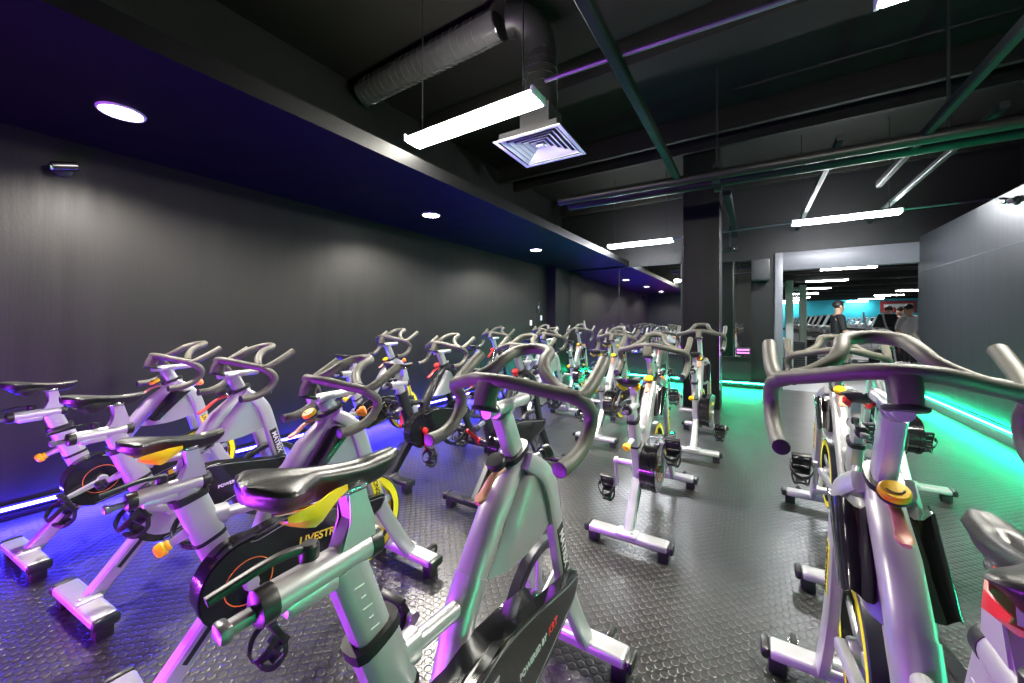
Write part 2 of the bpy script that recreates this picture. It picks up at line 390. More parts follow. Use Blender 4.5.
bar('ceiling_beam', (1.32, YF, 3.06), (1.32, 6.4, 3.06), .03, .04, 'steel_black', 'narrow dark beam running away under the ceiling on the right', 'beam')
bar('ceiling_beam', (.72, 4.8, 3.14), (.72, 9.1, 3.14), .03, .03, 'steel_black', 'short narrow dark beam in front of the doorway header, left of its twin', 'beam')
bar('ceiling_beam', (1.75, 4.8, 3.14), (1.75, 9.1, 3.14), .03, .03, 'steel_black', 'short narrow dark beam near the top of the right wall', 'beam')
bar('ceiling_beam', (-.3, 6.0, 3.14), (-.3, 9.1, 3.14), .05, .04, 'steel_black', 'broad short dark beam right of the column top', 'beam')
for k, y in enumerate([.9, 3.9, 5.9, 6.4, 8.6]):
    bar('ceiling_joist', (XS - 1.5, y, 4.1), (3.4, y, 4.1), .05, .15, 'ceiling_black', ['dark joist crossing the ceiling nearest the camera', 'dark joist crossing the ceiling behind the square vent', 'dark joist crossing the ceiling just behind the paired pipes', 'dark joist crossing the ceiling in front of the far lights', 'dark joist crossing the ceiling above the doorway header'][k], 'joist')
bar('ceiling_pipe', (XS + .25, 4.78, 3.02), (3.3, 4.98, 3.02), .055, .055, 'duct_black', 'front one of the two dark pipes crossing under the ceiling before the column', 'pipe', 'round')
bar('ceiling_pipe', (XS + .25, 5.12, 3.05), (3.3, 5.32, 3.05), .065, .065, 'duct_black', 'rear one of the two dark pipes crossing under the ceiling before the column', 'pipe', 'round')
b = BM()
for dy in (-.17, .17): lathe(b, [(.08, -.04), (.085, -.03), (.085, .03), (.08, .04)], (-.36, 5.09 + dy, 3.03), (1, .05, 0))
box(b, (-.36, 5.09, 3.12), (.06, .5, .05)); box(b, (-.36, 5.09, 3.78), (.02, .02, 1.28))
tag(obj('pipe_clamp', b, 'steel_black'), 'metal clamp holding the paired ceiling pipes near the column', 'clamp')
b = BM(); box(b, (1.55, 5.2, 3.14), (.18, .05, .03), bev=.004); box(b, (1.55, 5.2, 3.78), (.02, .02, 1.26)); tag(obj('pipe_bracket', b, 'steel_black'), 'small metal bracket over the paired ceiling pipes near the right wall', 'bracket')

# small wall devices
def camera_dev(name, loc, d, label):
    t = thing(name, label, 'security camera', loc); d = Vector(d)
    b = BM(); lathe(b, [(.05, 0), (.05, .02), (.03, .03)], (0, 0, 0), d); obj('mount', b, 'black_plastic', t)
    b = BM(); sweep(b, [d * .02, d * .07], .012); p = d * .08; sweep(b, [p - Vector((0, .06, .01)), p + Vector((0, .06, .03))], .035, .03, shape='box'); obj('camera_body', b, 'gloss_black', t)
    b = BM(); lathe(b, [(.026, 0), (.026, .012), (.018, .014), (0, .010)], p - Vector((0, .06, .01)), (0, -1, -.2)); obj('lens', b, 'chrome', t)
camera_dev('wall_camera', (XL, .57, 2.47), (1, 0, 0), 'small black camera high on the left wall by the nearest downlight')
camera_dev('wall_camera', (XR, 6.35, 2.66), (-1, 0, 0), 'small dark camera high on the right wall')
def plate(loc, s, m, label, cat, name, glyph=None):
    t = thing(name, label, cat, loc)
    b = BM(); box(b, (.006, 0, 0), (.012, s[0], s[1]), bev=.003); obj('plate', b, m, t)
    b = BM()
    if glyph: box(b, (.014, 0, 0), (.004, s[0] * .3, s[1] * .25), bev=.001); obj('paper', b, 'white_print', t)
    else: box(b, (.016, 0, 0), (.01, s[0] * .4, s[1] * .45), bev=.002); obj('rocker', b, 'fixture_white', t)
plate((XL, 7.9, 1.70), (.16, .26), 'black_plastic', 'black notice holder with white paper at the far end of the left wall', 'notice', 'notice_holder', 1)
plate((XL, 8.05, 1.45), (.08, .12), 'fixture_white', 'upper white switch plate at the far end of the left wall', 'switch', 'light_switch')
plate((XL, 7.55, 1.33), (.08, .12), 'fixture_white', 'lower white switch plate on the far left wall', 'switch', 'light_switch')
t = thing('wall_speaker', 'black loudspeaker hung high between the column and the doorway', 'speaker', (.13, YB, 2.38))
b = BM(); box(b, (0, -.17, 0), (.30, .26, .42), bev=.012); obj('cabinet', b, 'black_plastic', t)
b = BM(); box(b, (0, -.305, 0), (.27, .012, .38), bev=.004); obj('grille', b, 'rubber_black', t)
b = BM(); box(b, (0, -.02, 0), (.12, .04, .1)); obj('wall_bracket', b, 'steel_black', t)
t = thing('projector', 'small dark device under the ceiling in front of the narrow mirror', 'projector', (-.38, 8.6, 2.78))
b = BM(); box(b, (0, 0, 0), (.26, .2, .09), bev=.015); obj('body', b, 'steel_black', t)
b = BM(); sweep(b, [(0, 0, .04), (0, 0, 1.62)], .015); obj('drop_pole', b, 'steel_black', t)
b = BM(); lathe(b, [(.03, 0), (.03, .02), (.02, .022), (0, .018)], (.05, -.1, 0), (0, -1, 0)); obj('lens', b, 'chrome', t)
t = thing('lit_sign', 'small pink glowing sign above the shelf below the narrow mirror', 'sign', (-.17, YB - .05, .74))
b = BM(); box(b, (0, 0, 0), (.26, .02, .16), bev=.004); obj('sign_board', b, 'black_plastic', t)
b = BM()
for k in range(2): box(b, (0, -.014, .035 - k * .06), (.22, .008, .03), bev=.003)
obj('lit_line', b, 'sign_pink', t)
b = BM(); box(b, (0, .002, -.10), (.03, .015, .045)); obj('sign_foot', b, 'steel_black', t)

# ------------------------------------------------------------------ the spin bike (local: +y forward, rear foot at y=0; shifted so the Empty sits mid-bike)
Y0 = .55
SX = lambda z: .127 - .355 * (z - .741)        # seat tube axis
HX = lambda z: .640 + .50 * (.960 - z)         # head tube axis
def shift(bm): bmesh.ops.translate(bm, vec=(0, -Y0, 0), verts=bm.verts[:])
def pm(name, bm, m, ang=35): shift(bm); return mesh(name, bm, m, ang)
MS = {}
def pmx(name, bm, m, ang=35):
    """one mesh for the left half, one for the right half"""
    shift(bm); out = []
    for s in (-1, 1):
        c = bm.copy(); bmesh.ops.delete(c, geom=[v for v in c.verts if v.co.x * s < 0], context='VERTS'); out.append(mesh(name, c, m, ang))
    bm.free(); return out
def pmi(name, bm, m, ang=35):
    """one mesh for each connected piece"""
    shift(bm); seen = set(); out = []; bm.verts.ensure_lookup_table(); groups = []
    for v in bm.verts:
        if v.index in seen: continue
        st = [v]; g = set()
        while st:
            q = st.pop()
            if q.index in g: continue
            g.add(q.index); st += [e.other_vert(q) for e in q.link_edges]
        seen |= g; groups.append(g)
    for g in groups:
        c = bm.copy(); bmesh.ops.delete(c, geom=[v for v in c.verts if v.index not in g], context='VERTS'); out.append(mesh(name, c, m, ang))
    bm.free(); return out
def build_meshes():
    for var in ('silver', 'black_frame'):
        b = BM()
        # outer seat tube, a deep flat box section
        z0, z1 = .34, .74
        sweep(b, [(0, SX(z0), z0), (0, SX(z1), z1)], .031, .048, shape='box', power=3.5)
        # rear leg with its long slot
        sweep(b, [(0, SX(.36) + .01, .37), (0, .02, .085)], [.030, .028], [.034, .032], shape='box', power=6)
        # cross tube to the down tube
        sweep(b, [(0, SX(.64) + .02, .645), (0, .27, .637), (0, .41, .625)], .021, n=14)
        sweep(b, [(0, SX(.64), .648), (0, SX(.64) + .075, .642)], .026, .034, shape='box', power=3)
        # head tube and down tube
        sweep(b, [(0, HX(.94), .94), (0, HX(.90) - .006, .90), (0, .60, .83)], [.033, .035, .040], [.052, .058, .046], shape='box', power=3)
        sweep(b, [(0, HX(.90) - .02, .89), (0, .53, .80), (0, .42, .655), (0, .37, .56)], [.038, .040, .040, .036], [.042, .040, .036, .032], shape='box', power=2.6)
        sweep(b, [(0, .44, .68), (0, .395, .61), (0, .30, .37)], [.044, .042, .034], [.040, .036, .030], shape='box', power=2.6)
        box(b, (0, .27, .385), (.07, .13, .12), bev=.03, seg=3); sweep(b, [(-.145, .26, .418), (.145, .26, .418)], .018, n=14, side=(0, 0, 1))
        # chainstay to the flywheel
        sweep(b, [(.0, .31, .36), (-.02, .55, .33), (-.055, .84, .35)], .016, .020, shape='box')
        MS['frame_' + var] = pm('frame', b, var)
        b = BM()   # fork
        path = smooth_path([(0, .650, .925), (0, .700, .885), (0, .748, .815), (0, .782, .71), (0, .818, .58), (0, .875, .42), (0, .975, .24), (0, 1.075, .085)], 4)
        for s in (-1, 1):
            P = [Vector((s * (.048 + .024 * min(1, i / 5)), p.y, p.z)) for i, p in enumerate(path)]
            sweep(b, P, [.014 + .004 * min(1, i / 8) for i in range(len(P))], [.026 + .008 * min(1, i / 8) for i in range(len(P))], shape='box', power=6)
        n = 12; sweep(b, path[:n], [.050 + .034 * min(1, i / 5) for i in range(n)], [.026 - .002 * i * .6 for i in range(n)], shape='box', power=6)
        sweep(b, [(-.06, 1.085, .10), (.06, 1.085, .10)], .030, side=(0, 0, 1), n=12)
        MS['fork_' + var] = pm('fork', b, var)
        for part, yy in (('rear', 0.), ('front', 1.09)):
            b = BM(); box(b, (0, yy, .078), (.46, .088, .042), bev=.014, seg=3); box(b, (0, yy, .092), (.13, .096, .030), bev=.012, seg=3)
            lathe(b, [(.008, .0), (.008, .007), (.004, .009), (0, .009)], (.03, yy - .02, .106)); MS[part + '_foot_' + var] = pm(part + '_stabilizer', b, var)
    for part, yy in (('rear', 0.), ('front', 1.09)):
        b = BM()
        for s in (-1, 1):
            box(b, (s * .245, yy, .077), (.030, .092, .048), bev=.014, seg=2)
            box(b, (s * .205, yy, .030), (.060, .060, .060), bev=.006)
        MS[part + '_pads'] = pmx('rubber_foot', b, 'black_plastic')
    b = BM(); box(b, (0, .0, 0), (.0, 0, 0)) if False else None
    sweep(b, [(0, SX(.33) - .115, .222), (0, SX(.33) - .185, .140)], .020, .006, shape='box'); b.free()
    # slot lines of the rear leg
    b = BM()
    dz = Vector((0, SX(.36) + .01, .37)) - Vector((0, .02, .085)); dn = dz.normalized(); base = Vector((0, .02, .085))
    for s in (-1, 1): sweep(b, [base + dn * .13 + V(s * .0285, 0, 0), base + dn * .27 + V(s * .0295, 0, 0)], .0015, .009, shape='box')
    MS['leg_slot'] = pmx('slot', b, 'black_print')
    # transport wheel and its fork
    b = BM()
    for q in (-1, 1): sweep(b, [(q * .014, 1.13, .085), (q * .014, 1.165, .082)], .004, .012, shape='box')
    MS['wheel_bracket'] = pmi('wheel_bracket', b, 'chrome')
    b = BM(); lathe(b, [(.012, -.010), (.030, -.010), (.034, -.006), (.034, .006), (.030, .010), (.012, .010)], (0, 1.163, .075), (1, 0, 0)); MS['wheel'] = pm('wheel', b, 'rubber_black')
    # seat post, scale, collar, pin
    b = BM(); sweep(b, [(0, SX(.50), .50), (0, SX(.835), .835)], .024, .037, shape='box', power=4); MS['seat_post'] = pm('seat_post', b, 'silver')
    b = BM()
    for k in range(9):
        z = .60 + k * .024; L = .020 if k % 2 == 0 else .011
        for s in (-1, 1): box(b, (s * .0242, SX(z), z), (.0012, L, .0022), rot=None)
    MS['scale'] = pmx('height_scale', b, 'white_print')
    b = BM()
    z = .742; sweep(b, [(0, SX(z) + .003, z - .010), (0, SX(z) - .003, z + .012)], .036, .054, shape='box', power=3.5)
    z = .575; ax = Vector((0, -.355, 1)).normalized()
    sweep(b, [(0, SX(z), z) - ax * .007 if False else Vector((0, SX(z), z)) - ax * .007, Vector((0, SX(z), z)) + ax * .007], .0335, .0505, shape='box', power=3.5)
    MS['seat_collar'] = pmi('seat_collar', b, 'black_plastic')
    p = Vector((0, SX(.62) - .038, .62)); d = Vector((-.25, -.80, -.42)).normalized()
    b = BM(); lathe(b, [(.017, 0), (.016, .02), (.011, .065), (.0, .066)], p, d); MS['pin_cone'] = pm('pin_sleeve', b, 'silver')
    for c in ('yellow', 'black_plastic', 'orange'):
        b = BM(); lathe(b, [(.012, .058), (.018, .062), (.018, .072), (.023, .075), (.025, .082), (.023, .096), (.016, .101), (.0, .102)], p, d, n=18); MS['pin_' + c] = pm('pin_knob', b, c)
    p = Vector((0, HX(.86) + .045, .885)); d = Vector((.55, .75, .35)).normalized()
    b = BM(); lathe(b, [(.017, -.01), (.016, .02), (.011, .055), (0, .056)], p, d); MS['hpin_cone'] = pm('pin_sleeve', b, 'silver')
    for c in ('yellow', 'black_plastic', 'orange'):
        b = BM(); lathe(b, [(.012, .050), (.018, .054), (.018, .064), (.023, .067), (.025, .074), (.023, .088), (.016, .093), (.0, .094)], p, d, n=18); MS['hpin_' + c] = pm('pin_knob', b, c)
    # seat slider at z=.86
    z = .845; y = SX(.86) - .028
    b = BM(); sweep(b, [(0, y - .055, z - .002), (0, y + .115, z + .002)], .027, n=18)
    box(b, (0, y, z - .02), (.05, .09, .03), bev=.008)
    MS['slider'] = pm('slider_tube', b, 'silver')
    b = BM(); sweep(b, [(0, y + .112, z + .002), (0, y + .118, z + .002), (0, y + .136, z + .002), (0, y + .140, z + .002)], [.0282, .0285, .0278, .020], n=18)
    sweep(b, [(0, y - .082, z - .003), (0, y - .078, z - .003), (0, y - .058, z - .002), (0, y - .054, z - .002)], [.020, .0275, .0285, .0275], n=18); MS['slider_caps'] = pmi('slider_cap', b, 'black_plastic')
    b = BM(); sweep(b, [(0, y - .072, z - .006), (0, y - .115, z - .007)], .012, .009, shape='box'); box(b, (0, y - .120, z - .007), (.034, .018, .024), bev=.006); MS['slider_rod'] = pm('slider_rail', b, 'silver_dark')
    b = BM(); lathe(b, [(.014, 0), (.016, .006), (.016, .028), (.012, .032), (0, .033)], (-.012, y + .01, z + .02), (0, 0, 1))
    sweep(b, smooth_path([(-.012, y + .01, z + .044), (-.02, y - .04, z + .047), (-.028, y - .13, z + .030)], 5), [.009] * 1 + [.008] * 10, .006, shape='box'); MS['clamp_lever'] = pm('clamp_lever', b, 'black_plastic')
    # saddle carrier
    b = BM(); prism(b, [(y + .045, z + .020), (y + .125, z + .020), (y + .118, z + .060), (y + .100, z + .125), (y + .060, z + .125), (y + .072, z + .070)], -.020, .020, .004); MS['carrier'] = pm('saddle_carrier', b, 'silver')
    # saddle
    yr, yt = y - .097, y + .178; zt = z + .164
    b = BM(); rings = []; NS = 16
    prof = []   # t, half width, top height, depth
    for i in range(NS + 1):
        t = i / NS
        hw = .080 * (1 - max(0, (t - .16)) / .40) ** 1.25 if .16 < t < .56 else (.080 if t <= .16 else 0)
        hw = max(hw, .031 - .003 * t); hw = hw * (math.sin(min(1, (t + .03) / .15) * PI / 2)) if t < .12 else hw
        top = .014 * math.cos(t * PI * 1.25) * (1 if t < .8 else .9) + .006 * (t > .9) * 0 + .004
        dep = .050 - .016 * t
        if t < .22: dep *= .38 + .62 * math.sin(t / .22 * PI / 2)
        if t > .90: k = (t - .90) / .10; hw *= 1 - .38 * k * k; dep *= 1 - .55 * k
        prof.append((t, hw, top, dep))
    n = 20
    for t, hw, top, dep in prof:
        r = []
        for j in range(n):
            a = 2 * PI * j / n; cx, cz = math.cos(a), math.sin(a)
            x = hw * (abs(cx) ** .88) * (1 if cx >= 0 else -1)
            q = .013 if cz > 0 else dep
            zz = zt + top + (abs(cz) ** .9) * (1 if cz >= 0 else -1) * q
            if cz > 0: zz -= .010 * max(0, 1 - (abs(x) / max(hw, .001)) * 2.2) * (1 if t < .8 else .3)      # channel along the middle
            if cz < -.2: x *= .82
            r.append(b.verts.new((x, yr + t * (yt - yr), zz)))
        rings.append(r)
    for a, c in zip(rings, rings[1:]):
        for j in range(n): b.faces.new((a[j], a[(j + 1) % n], c[(j + 1) % n], c[j]))
    b.faces.new(rings[0]); b.faces.new(rings[-1][::-1])
    bmesh.ops.subdivide_edges(b, edges=b.edges[:], cuts=1, smooth=.6, use_grid_fill=True)
    MS['saddle'] = pm('saddle', b, 'leather', 60)
    for c in ('yellow', 'red', 'black_plastic'):
        b = BM()
        for s in (-1, 1):
            g = []
            for (yy, w, zu, zl) in [(.035, .060, -.018, -.034), (.05, .066, -.014, -.044), (.07, .067, -.012, -.055), (.09, .060, -.012, -.064), (.105, .052, -.012, -.062), (.125, .042, -.014, -.050), (.15, .032, -.018, -.036)]:
                g.append([(s * w, yr + yy, zt + zu), (s * (w + .002) * 1.0, yr + yy, zt + (zu + zl) / 2), (s * w * .62, yr + yy, zt + zl)])
            shell(b, g, .003)
        MS['saddle_side_' + c] = pmx('saddle_side_panel', b, c, 60)
    b = BM()
    for s in (-1, 1): sweep(b, smooth_path([(s * .028, yr + .03, zt - .022), (s * .022, yr + .09, zt - .036), (s * .020, yr + .17, zt - .036), (s * .008, yt - .03, zt - .014)], 4), .0035, n=8)
    box(b, (0, y + .080, zt - .036), (.052, .04, .014), bev=.004); MS['rails'] = pm('saddle_rails', b, 'chrome')
    # handlebar post, collar, slider at z=1.06
    b = BM(); sweep(b, [(0, HX(.80), .80), (0, HX(1.045), 1.045)], .023, .034, shape='box', power=4); MS['bar_post'] = pm('handlebar_post', b, 'silver')
    b = BM(); z = .945; sweep(b, [(0, HX(z) + .003, z - .008), (0, HX(z) - .003, z + .008)], .037, .058, shape='box', power=3); MS['head_collar'] = pm('head_collar', b, 'black_plastic')
    z = 1.06; y = HX(z)
    b = BM(); sweep(b, [(0, y - .07, z), (0, y + .15, z + .006)], .018, n=14); sweep(b, [(0, y - .03, z - .002), (0, y + .05, z)], .023, n=14); MS['bar_slider'] = pm('handlebar_slider', b, 'silver')
    b = BM(); lathe(b, [(.0, -.006), (.036, -.006), (.040, -.002), (.040, .004), (.034, .008), (0, .008)], (0, y - .072, z + .012), (0, .28, 1)); sweep(b, [(0, y + .148, z + .006), (0, y + .158, z + .006)], .0188, n=14)
    lathe(b, [(.012, 0), (.012, .02), (.02, .022), (.02, .034), (0, .036)], (0, y + .03, z - .02), (0, 0, -1), n=12)
    MS['bar_caps'] = pmi('slider_cap', b, 'black_plastic')
    # stem
    b = BM(); sweep(b, [(0, y - .075, z + .014), (0, y - .070, z + .052), (0, y - .055, z + .085), (0, y - .03, z + .092)], [.026, .028, .030, .026], [.032, .028, .024, .014], shape='box', power=4); MS['stem'] = pm('stem', b, 'rubber')
    # handlebar: base bar, horns, drops, centre loop
    r = .0195; zb = z + .092; yb = y - .060
    b = BM()
    base = smooth_path([(-.222, yb + .115, zb - .045), (-.15, yb + .070, zb - .028), (-.07, yb + .02, zb - .006), (0, yb, zb), (.07, yb + .02, zb - .006), (.15, yb + .070, zb - .028), (.222, yb + .115, zb - .045)], 5)
    sweep(b, base, r, side=(0, 0, 1), n=14)
    for s in (-1, 1):
        sweep(b, smooth_path([(s * .200, yb + .102, zb - .040), (s * .226, yb + .125, zb - .046), (s * .237, yb + .175, zb - .022), (s * .240, yb + .245, zb + .018), (s * .240, yb + .285, zb + .042)], 5), r, n=14, side=(0, 0, 1))
        sweep(b, smooth_path([(s * .205, yb + .105, zb - .042), (s * .234, yb + .130, zb - .060), (s * .240, yb + .165, zb - .095), (s * .238, yb + .165, zb - .135), (s * .234, yb + .125, zb - .180), (s * .228, yb + .06, zb - .204), (s * .224, yb - .005, zb - .206)], 5), r * 1.04, n=14, side=(0, 0, 1))
    arch = smooth_path([(-.196, yb + .110, zb - .036), (-.150, yb + .128, zb - .024), (-.098, yb + .160, zb + .008), (-.076, yb + .200, zb + .040), (-.060, yb + .262, zb + .062), (0, yb + .292, zb + .070), (.060, yb + .262, zb + .062), (.076, yb + .200, zb + .040), (.098, yb + .160, zb + .008), (.150, yb + .128, zb - .024), (.196, yb + .110, zb - .036)], 5)
    sweep(b, arch, r, n=14, side=(0, 0, 1))
    MS['handlebar'] = pm('handlebar', b, 'rubber', 50)
    b = BM()
    for s in (-1, 1): lathe(b, [(.0195, 0), (.0195, .003), (.012, .004), (0, .004)], (s * .224, yb - .005, zb - .206), (0, -1, 0), n=14)
    MS['bar_plugs'] = pmx('bar_end_plug', b, 'black_plastic')
    # resistance knob and brake lever
    kp = Vector((0, .560, .930)); kd = Vector((0, -.52, .85)).normalized()
    b = BM(); sweep(b, [kp - kd * .04 + V(0, .03, 0), kp], .012, n=12); MS['knob_stem'] = pm('knob_stem', b, 'chrome')
    for c in ('yellow', 'black_plastic', 'red'):
        b = BM(); lathe(b, [(.018, .0), (.028, .004), (.030, .010), (.030, .022), (.026, .027), (.0, .029)], kp, kd, n=22); MS['knob_' + c] = pm('resistance_knob', b, c)
    b = BM(); lathe(b, [(.0305, .002), (.0315, .004), (.0315, .009), (.0305, .011)], kp, kd, n=22)
    ku = kd.cross(Vector((1, 0, 0))); sweep(b, [kp + kd * .0292 + Vector((.016 * math.cos(a / 10), 0, 0)) + ku * (.012 * math.sin(a / 10)) for a in range(34, 64, 2)], .0022, .0010, n=6); MS['knob_ring'] = pm('knob_ring', b, 'black_print')
    for c, L in (('strap_red', .115), ('red', .15)):
        b = BM(); e = kp + V(0, -L * .85, -L * .62)
        sweep(b, smooth_path([kp + V(0, .022, -.014), kp + V(0, -L * .25, -L * .14 - .012), kp + V(0, -L * .6, -L * .42 - .01), e], 4), [.014, .013, .012, .012, .012, .012, .013, .014, .015, .017, .016, .014, .008], .006, shape='box', power=3)
        MS['lever_' + c] = pm('brake_lever', b, c)
    b = BM(); sweep(b, [kp + V(.03, 0, -.01), (.05, .40, .58)], .006, n=8); MS['brake_rod'] = pm('brake_rod', b, 'chrome')
    # shroud panels between down tube and fork
    def tube_y(z): return .64 - (.90 - z) * .72
    for var, key in (('panel_grey', 'plain'),):
        b = BM()
        front = [(.690, .880), (.722, .850), (.745, .815), (.762, .780), (.772, .745), (.780, .705)]
        rear = [(.635, .885), (.590, .835), (.550, .780), (.515, .730), (.488, .695), (.462, .668)]
        for s in (-1, 1):
            g = []
            for (fy, fz), (ry, rz), k in zip(front, rear, range(6)):
                row = []
                for u in range(9):
                    t = u / 8; sag = -.020 * math.sin(PI * t) * (k / 5) ** 2
                    row.append((s * (.036 + .036 * t ** .3), ry + (fy - ry) * t, rz + (fz - rz) * t + sag))
                g.append(row)
            shell(b, g, .003 * s)
        MS['shroud'] = pmx('shroud_panel', b, 'panel_grey', 50)
    # black bottle pockets either side of the down tube
    b = BM()
    for s in (-1, 1):
        g = []
        for k in range(6):
            z = .875 - k * .034; y_ = tube_y(z) - .01; row = []
            for u in range(8):
                t = u / 7; a = t * PI * .9
                row.append((s * (.030 + .072 * math.sin(a * .55 + .05)), y_ + .015 - .035 * math.sin(a) + .10 * t * t * (1 - k * .1), z - .012 * math.sin(t * 9) * (k in (0, 5))))
            g.append(row)
        shell(b, g, .003 * s)
    MS['pocket'] = pmx('bottle_pocket', b, 'gloss_black', 50)
    # flywheel with spokes
    fy, fz, R = .83, .345, .225
    b = BM(); lathe(b, [(R - .03, -.018), (R - .006, -.020), (R, -.016), (R, .016), (R - .006, .020), (R - .03, .018), (R - .034, 0), (R - .03, -.018)][:-1], (-.01, fy, fz), (1, 0, 0), n=48)
    b.free(); b = BM()
    prof = [(R - .03, -.018), (R - .006, -.020), (R, -.016), (R, .016), (R - .006, .020), (R - .03, .018)]; n = 48; rg = []
    for r_, h in prof: rg.append([b.verts.new((-.01 + h, fy + r_ * math.cos(2 * PI * j / n), fz + r_ * math.sin(2 * PI * j / n))) for j in range(n)])
    for i in range(len(rg)):
        a, c = rg[i], rg[(i + 1) % len(rg)]
        for j in range(n): b.faces.new((a[j], a[(j + 1) % n], c[(j + 1) % n], c[j]))
    MS['flywheel'] = pm('flywheel', b, 'flywheel_dark')
    b = BM(); lathe(b, [(0, -.03), (.035, -.03), (.04, -.02), (.04, .02), (.035, .03), (0, .03)], (-.01, fy, fz), (1, 0, 0), n=20)
    for k in range(5):
        a = k * 2 * PI / 5 + .3; sweep(b, [(-.01, fy + .03 * math.cos(a), fz + .03 * math.sin(a)), (-.01, fy + (R - .025) * math.cos(a), fz + (R - .025) * math.sin(a))], .006, .018, shape='box', side=(1, 0, 0))
    MS['spokes'] = pm('spokes', b, 'silver')
    b = BM()
    for s in (-1, 1):
        n = 40; x = -.01 + s * .0205; i_ = []; o_ = []
        for j in range(n):
            a = 2 * PI * j / n; i_.append(b.verts.new((x, fy + (R - .045) * math.cos(a), fz + (R - .045) * math.sin(a)))); o_.append(b.verts.new((x, fy + (R - .012) * math.cos(a), fz + (R - .012) * math.sin(a))))
        fs = [b.faces.new((i_[j], i_[(j + 1) % n], o_[(j + 1) % n], o_[j])) for j in range(n)]
        bmesh.ops.recalc_face_normals(b, faces=fs); bmesh.ops.solidify(b, geom=fs, thickness=.001)
    MS['fly_ring'] = pmi('flywheel_ring', b, 'label_yellow')
    # chain guard
    cy, cz = .26, .418
    gx = .044
    def guard_poly(o):
        pts = []
        for k in range(15):
            a = math.radians(75 + k * 13.2); pts.append((cy + (.150 - o) * math.cos(a), cz + (.150 - o) * math.sin(a)))
        pts += [(y_ - .03, z_ + .023) for y_, z_ in [(.42, .280 + o), (.54, .315 + o), (.68, .352 + o), (.80, .385 + o), (.868 - o, .415 + o * .5), (.890 - o, .450), (.888 - o, .478 - o), (.870 - o, .484 - o), (.80, .490 - o), (.68, .515 - o), (.54, .545 - o), (.42, .556 - o)]]
        return pts
    b = BM(); prism(b, guard_poly(0), .050 + gx, .086 + gx, .006); prism(b, [(min(y_, .70), z_) for y_, z_ in guard_poly(.006) if not .70 < y_ < .83], .036, .052 + gx); MS['guard'] = pm('chain_guard', b, 'gloss_black')
    b = BM(); P = [(.0865 + gx, y_, z_) for y_, z_ in guard_poly(.012)]; sweep(b, smooth_path(P[14:] + P[:2], 3)[:60], .0016, .0022, n=6, cap=True)
    MS['guard_trim'] = pm('guard_trim', b, 'silver_dark')
    b = BM(); pl = [(cy + .118 * math.cos(math.radians(a)), cz + .118 * math.sin(math.radians(a))) for a in range(60, 285, 15)] + [(.37, .323), (.355, .423), (.38, .523)]
    prism(b, pl, .0855 + gx, .0875 + gx); MS['guard_plate'] = pm('guard_plate', b, 'panel_grey')
    b = BM(); n = 40; rr = .078
    sweep(b, [(.0878 + gx, cy + rr * math.cos(2 * PI * k / n), cz + rr * math.sin(2 * PI * k / n)) for k in range(n + 1)], .0012, .0018, n=6, cap=False); MS['guard_ring'] = pm('guard_ring', b, 'orange')
    gd = Vector((0, 1, -.10)); gu = Vector((0, .10, 1))
    b = BM(); text_bm(b, 'LIVESTRONG', .044, (.0866 + gx, .565, .452), (0, 1, -.14), (0, .14, 1)); MS['txt_live'] = pm('guard_lettering', b, 'yellow_print')
    b = BM(); text_bm(b, 'POWERED BY', .024, (.0866 + gx, .545, .444), (0, 1, .04), (0, -.04, 1)); MS['txt_pow'] = pm('guard_lettering', b, 'white_print')
    b = BM(); text_bm(b, 'KRT', .031, (.0866 + gx, .660, .449), (0, 1, .04), (0, -.04, 1)); MS['txt_red'] = pm('guard_emblem', b, 'red_print')
    # fork plates and lettering
    a0, a1 = Vector((0, .792, .675)), Vector((0, .846, .500)); d = (a1 - a0).normalized()
    for key, m, tm, tx, size, wd in (('matrix', 'black_print', 'white_print', 'MATRIX', .040, .021), ('live', 'label_yellow', 'black_print', 'LIVESTRONG', .032, .021)):
        b = BM()
        for s in (-1, 1): sweep(b, [a0 + V(s * .0900, 0, 0), a1 + V(s * .0900, 0, 0)], .0018, wd, shape='box', power=12)
        MS['plate_' + key] = pmx('name_plate', b, m)
        b = BM()
        text_bm(b, tx, size, (a0 + a1) / 2 + V(.0922, 0, 0), d, (0, -d.z, d.y)); text_bm(b, tx, size, (a0 + a1) / 2 + V(-.0922, 0, 0), d, (0, d.z, -d.y))
        MS['plate_txt_' + key] = pmx('plate_lettering', b, tm)
    # cranks and pedals at rest angle zero (crank pointing forward); origin on the crank axle
    for c in ('silver', 'red'):
        for s in (-1, 1):
            b = BM(); lathe(b, [(0, -.012), (.024, -.012), (.026, 0), (.022, .014), (0, .016)], (s * .146, 0, 0), (s, 0, 0), n=16)
            sweep(b, [(s * .150, 0, 0), (s * .154, .17, 0)], [.009, .008], [.018, .012], shape='box', power=4); lathe(b, [(0, -.008), (.016, -.008), (.016, .010), (0, .011)], (s * .154, .17, 0), (s, 0, 0), n=14)
            MS['crank_%s_%d' % (c, s)] = mesh('crank', b, c)
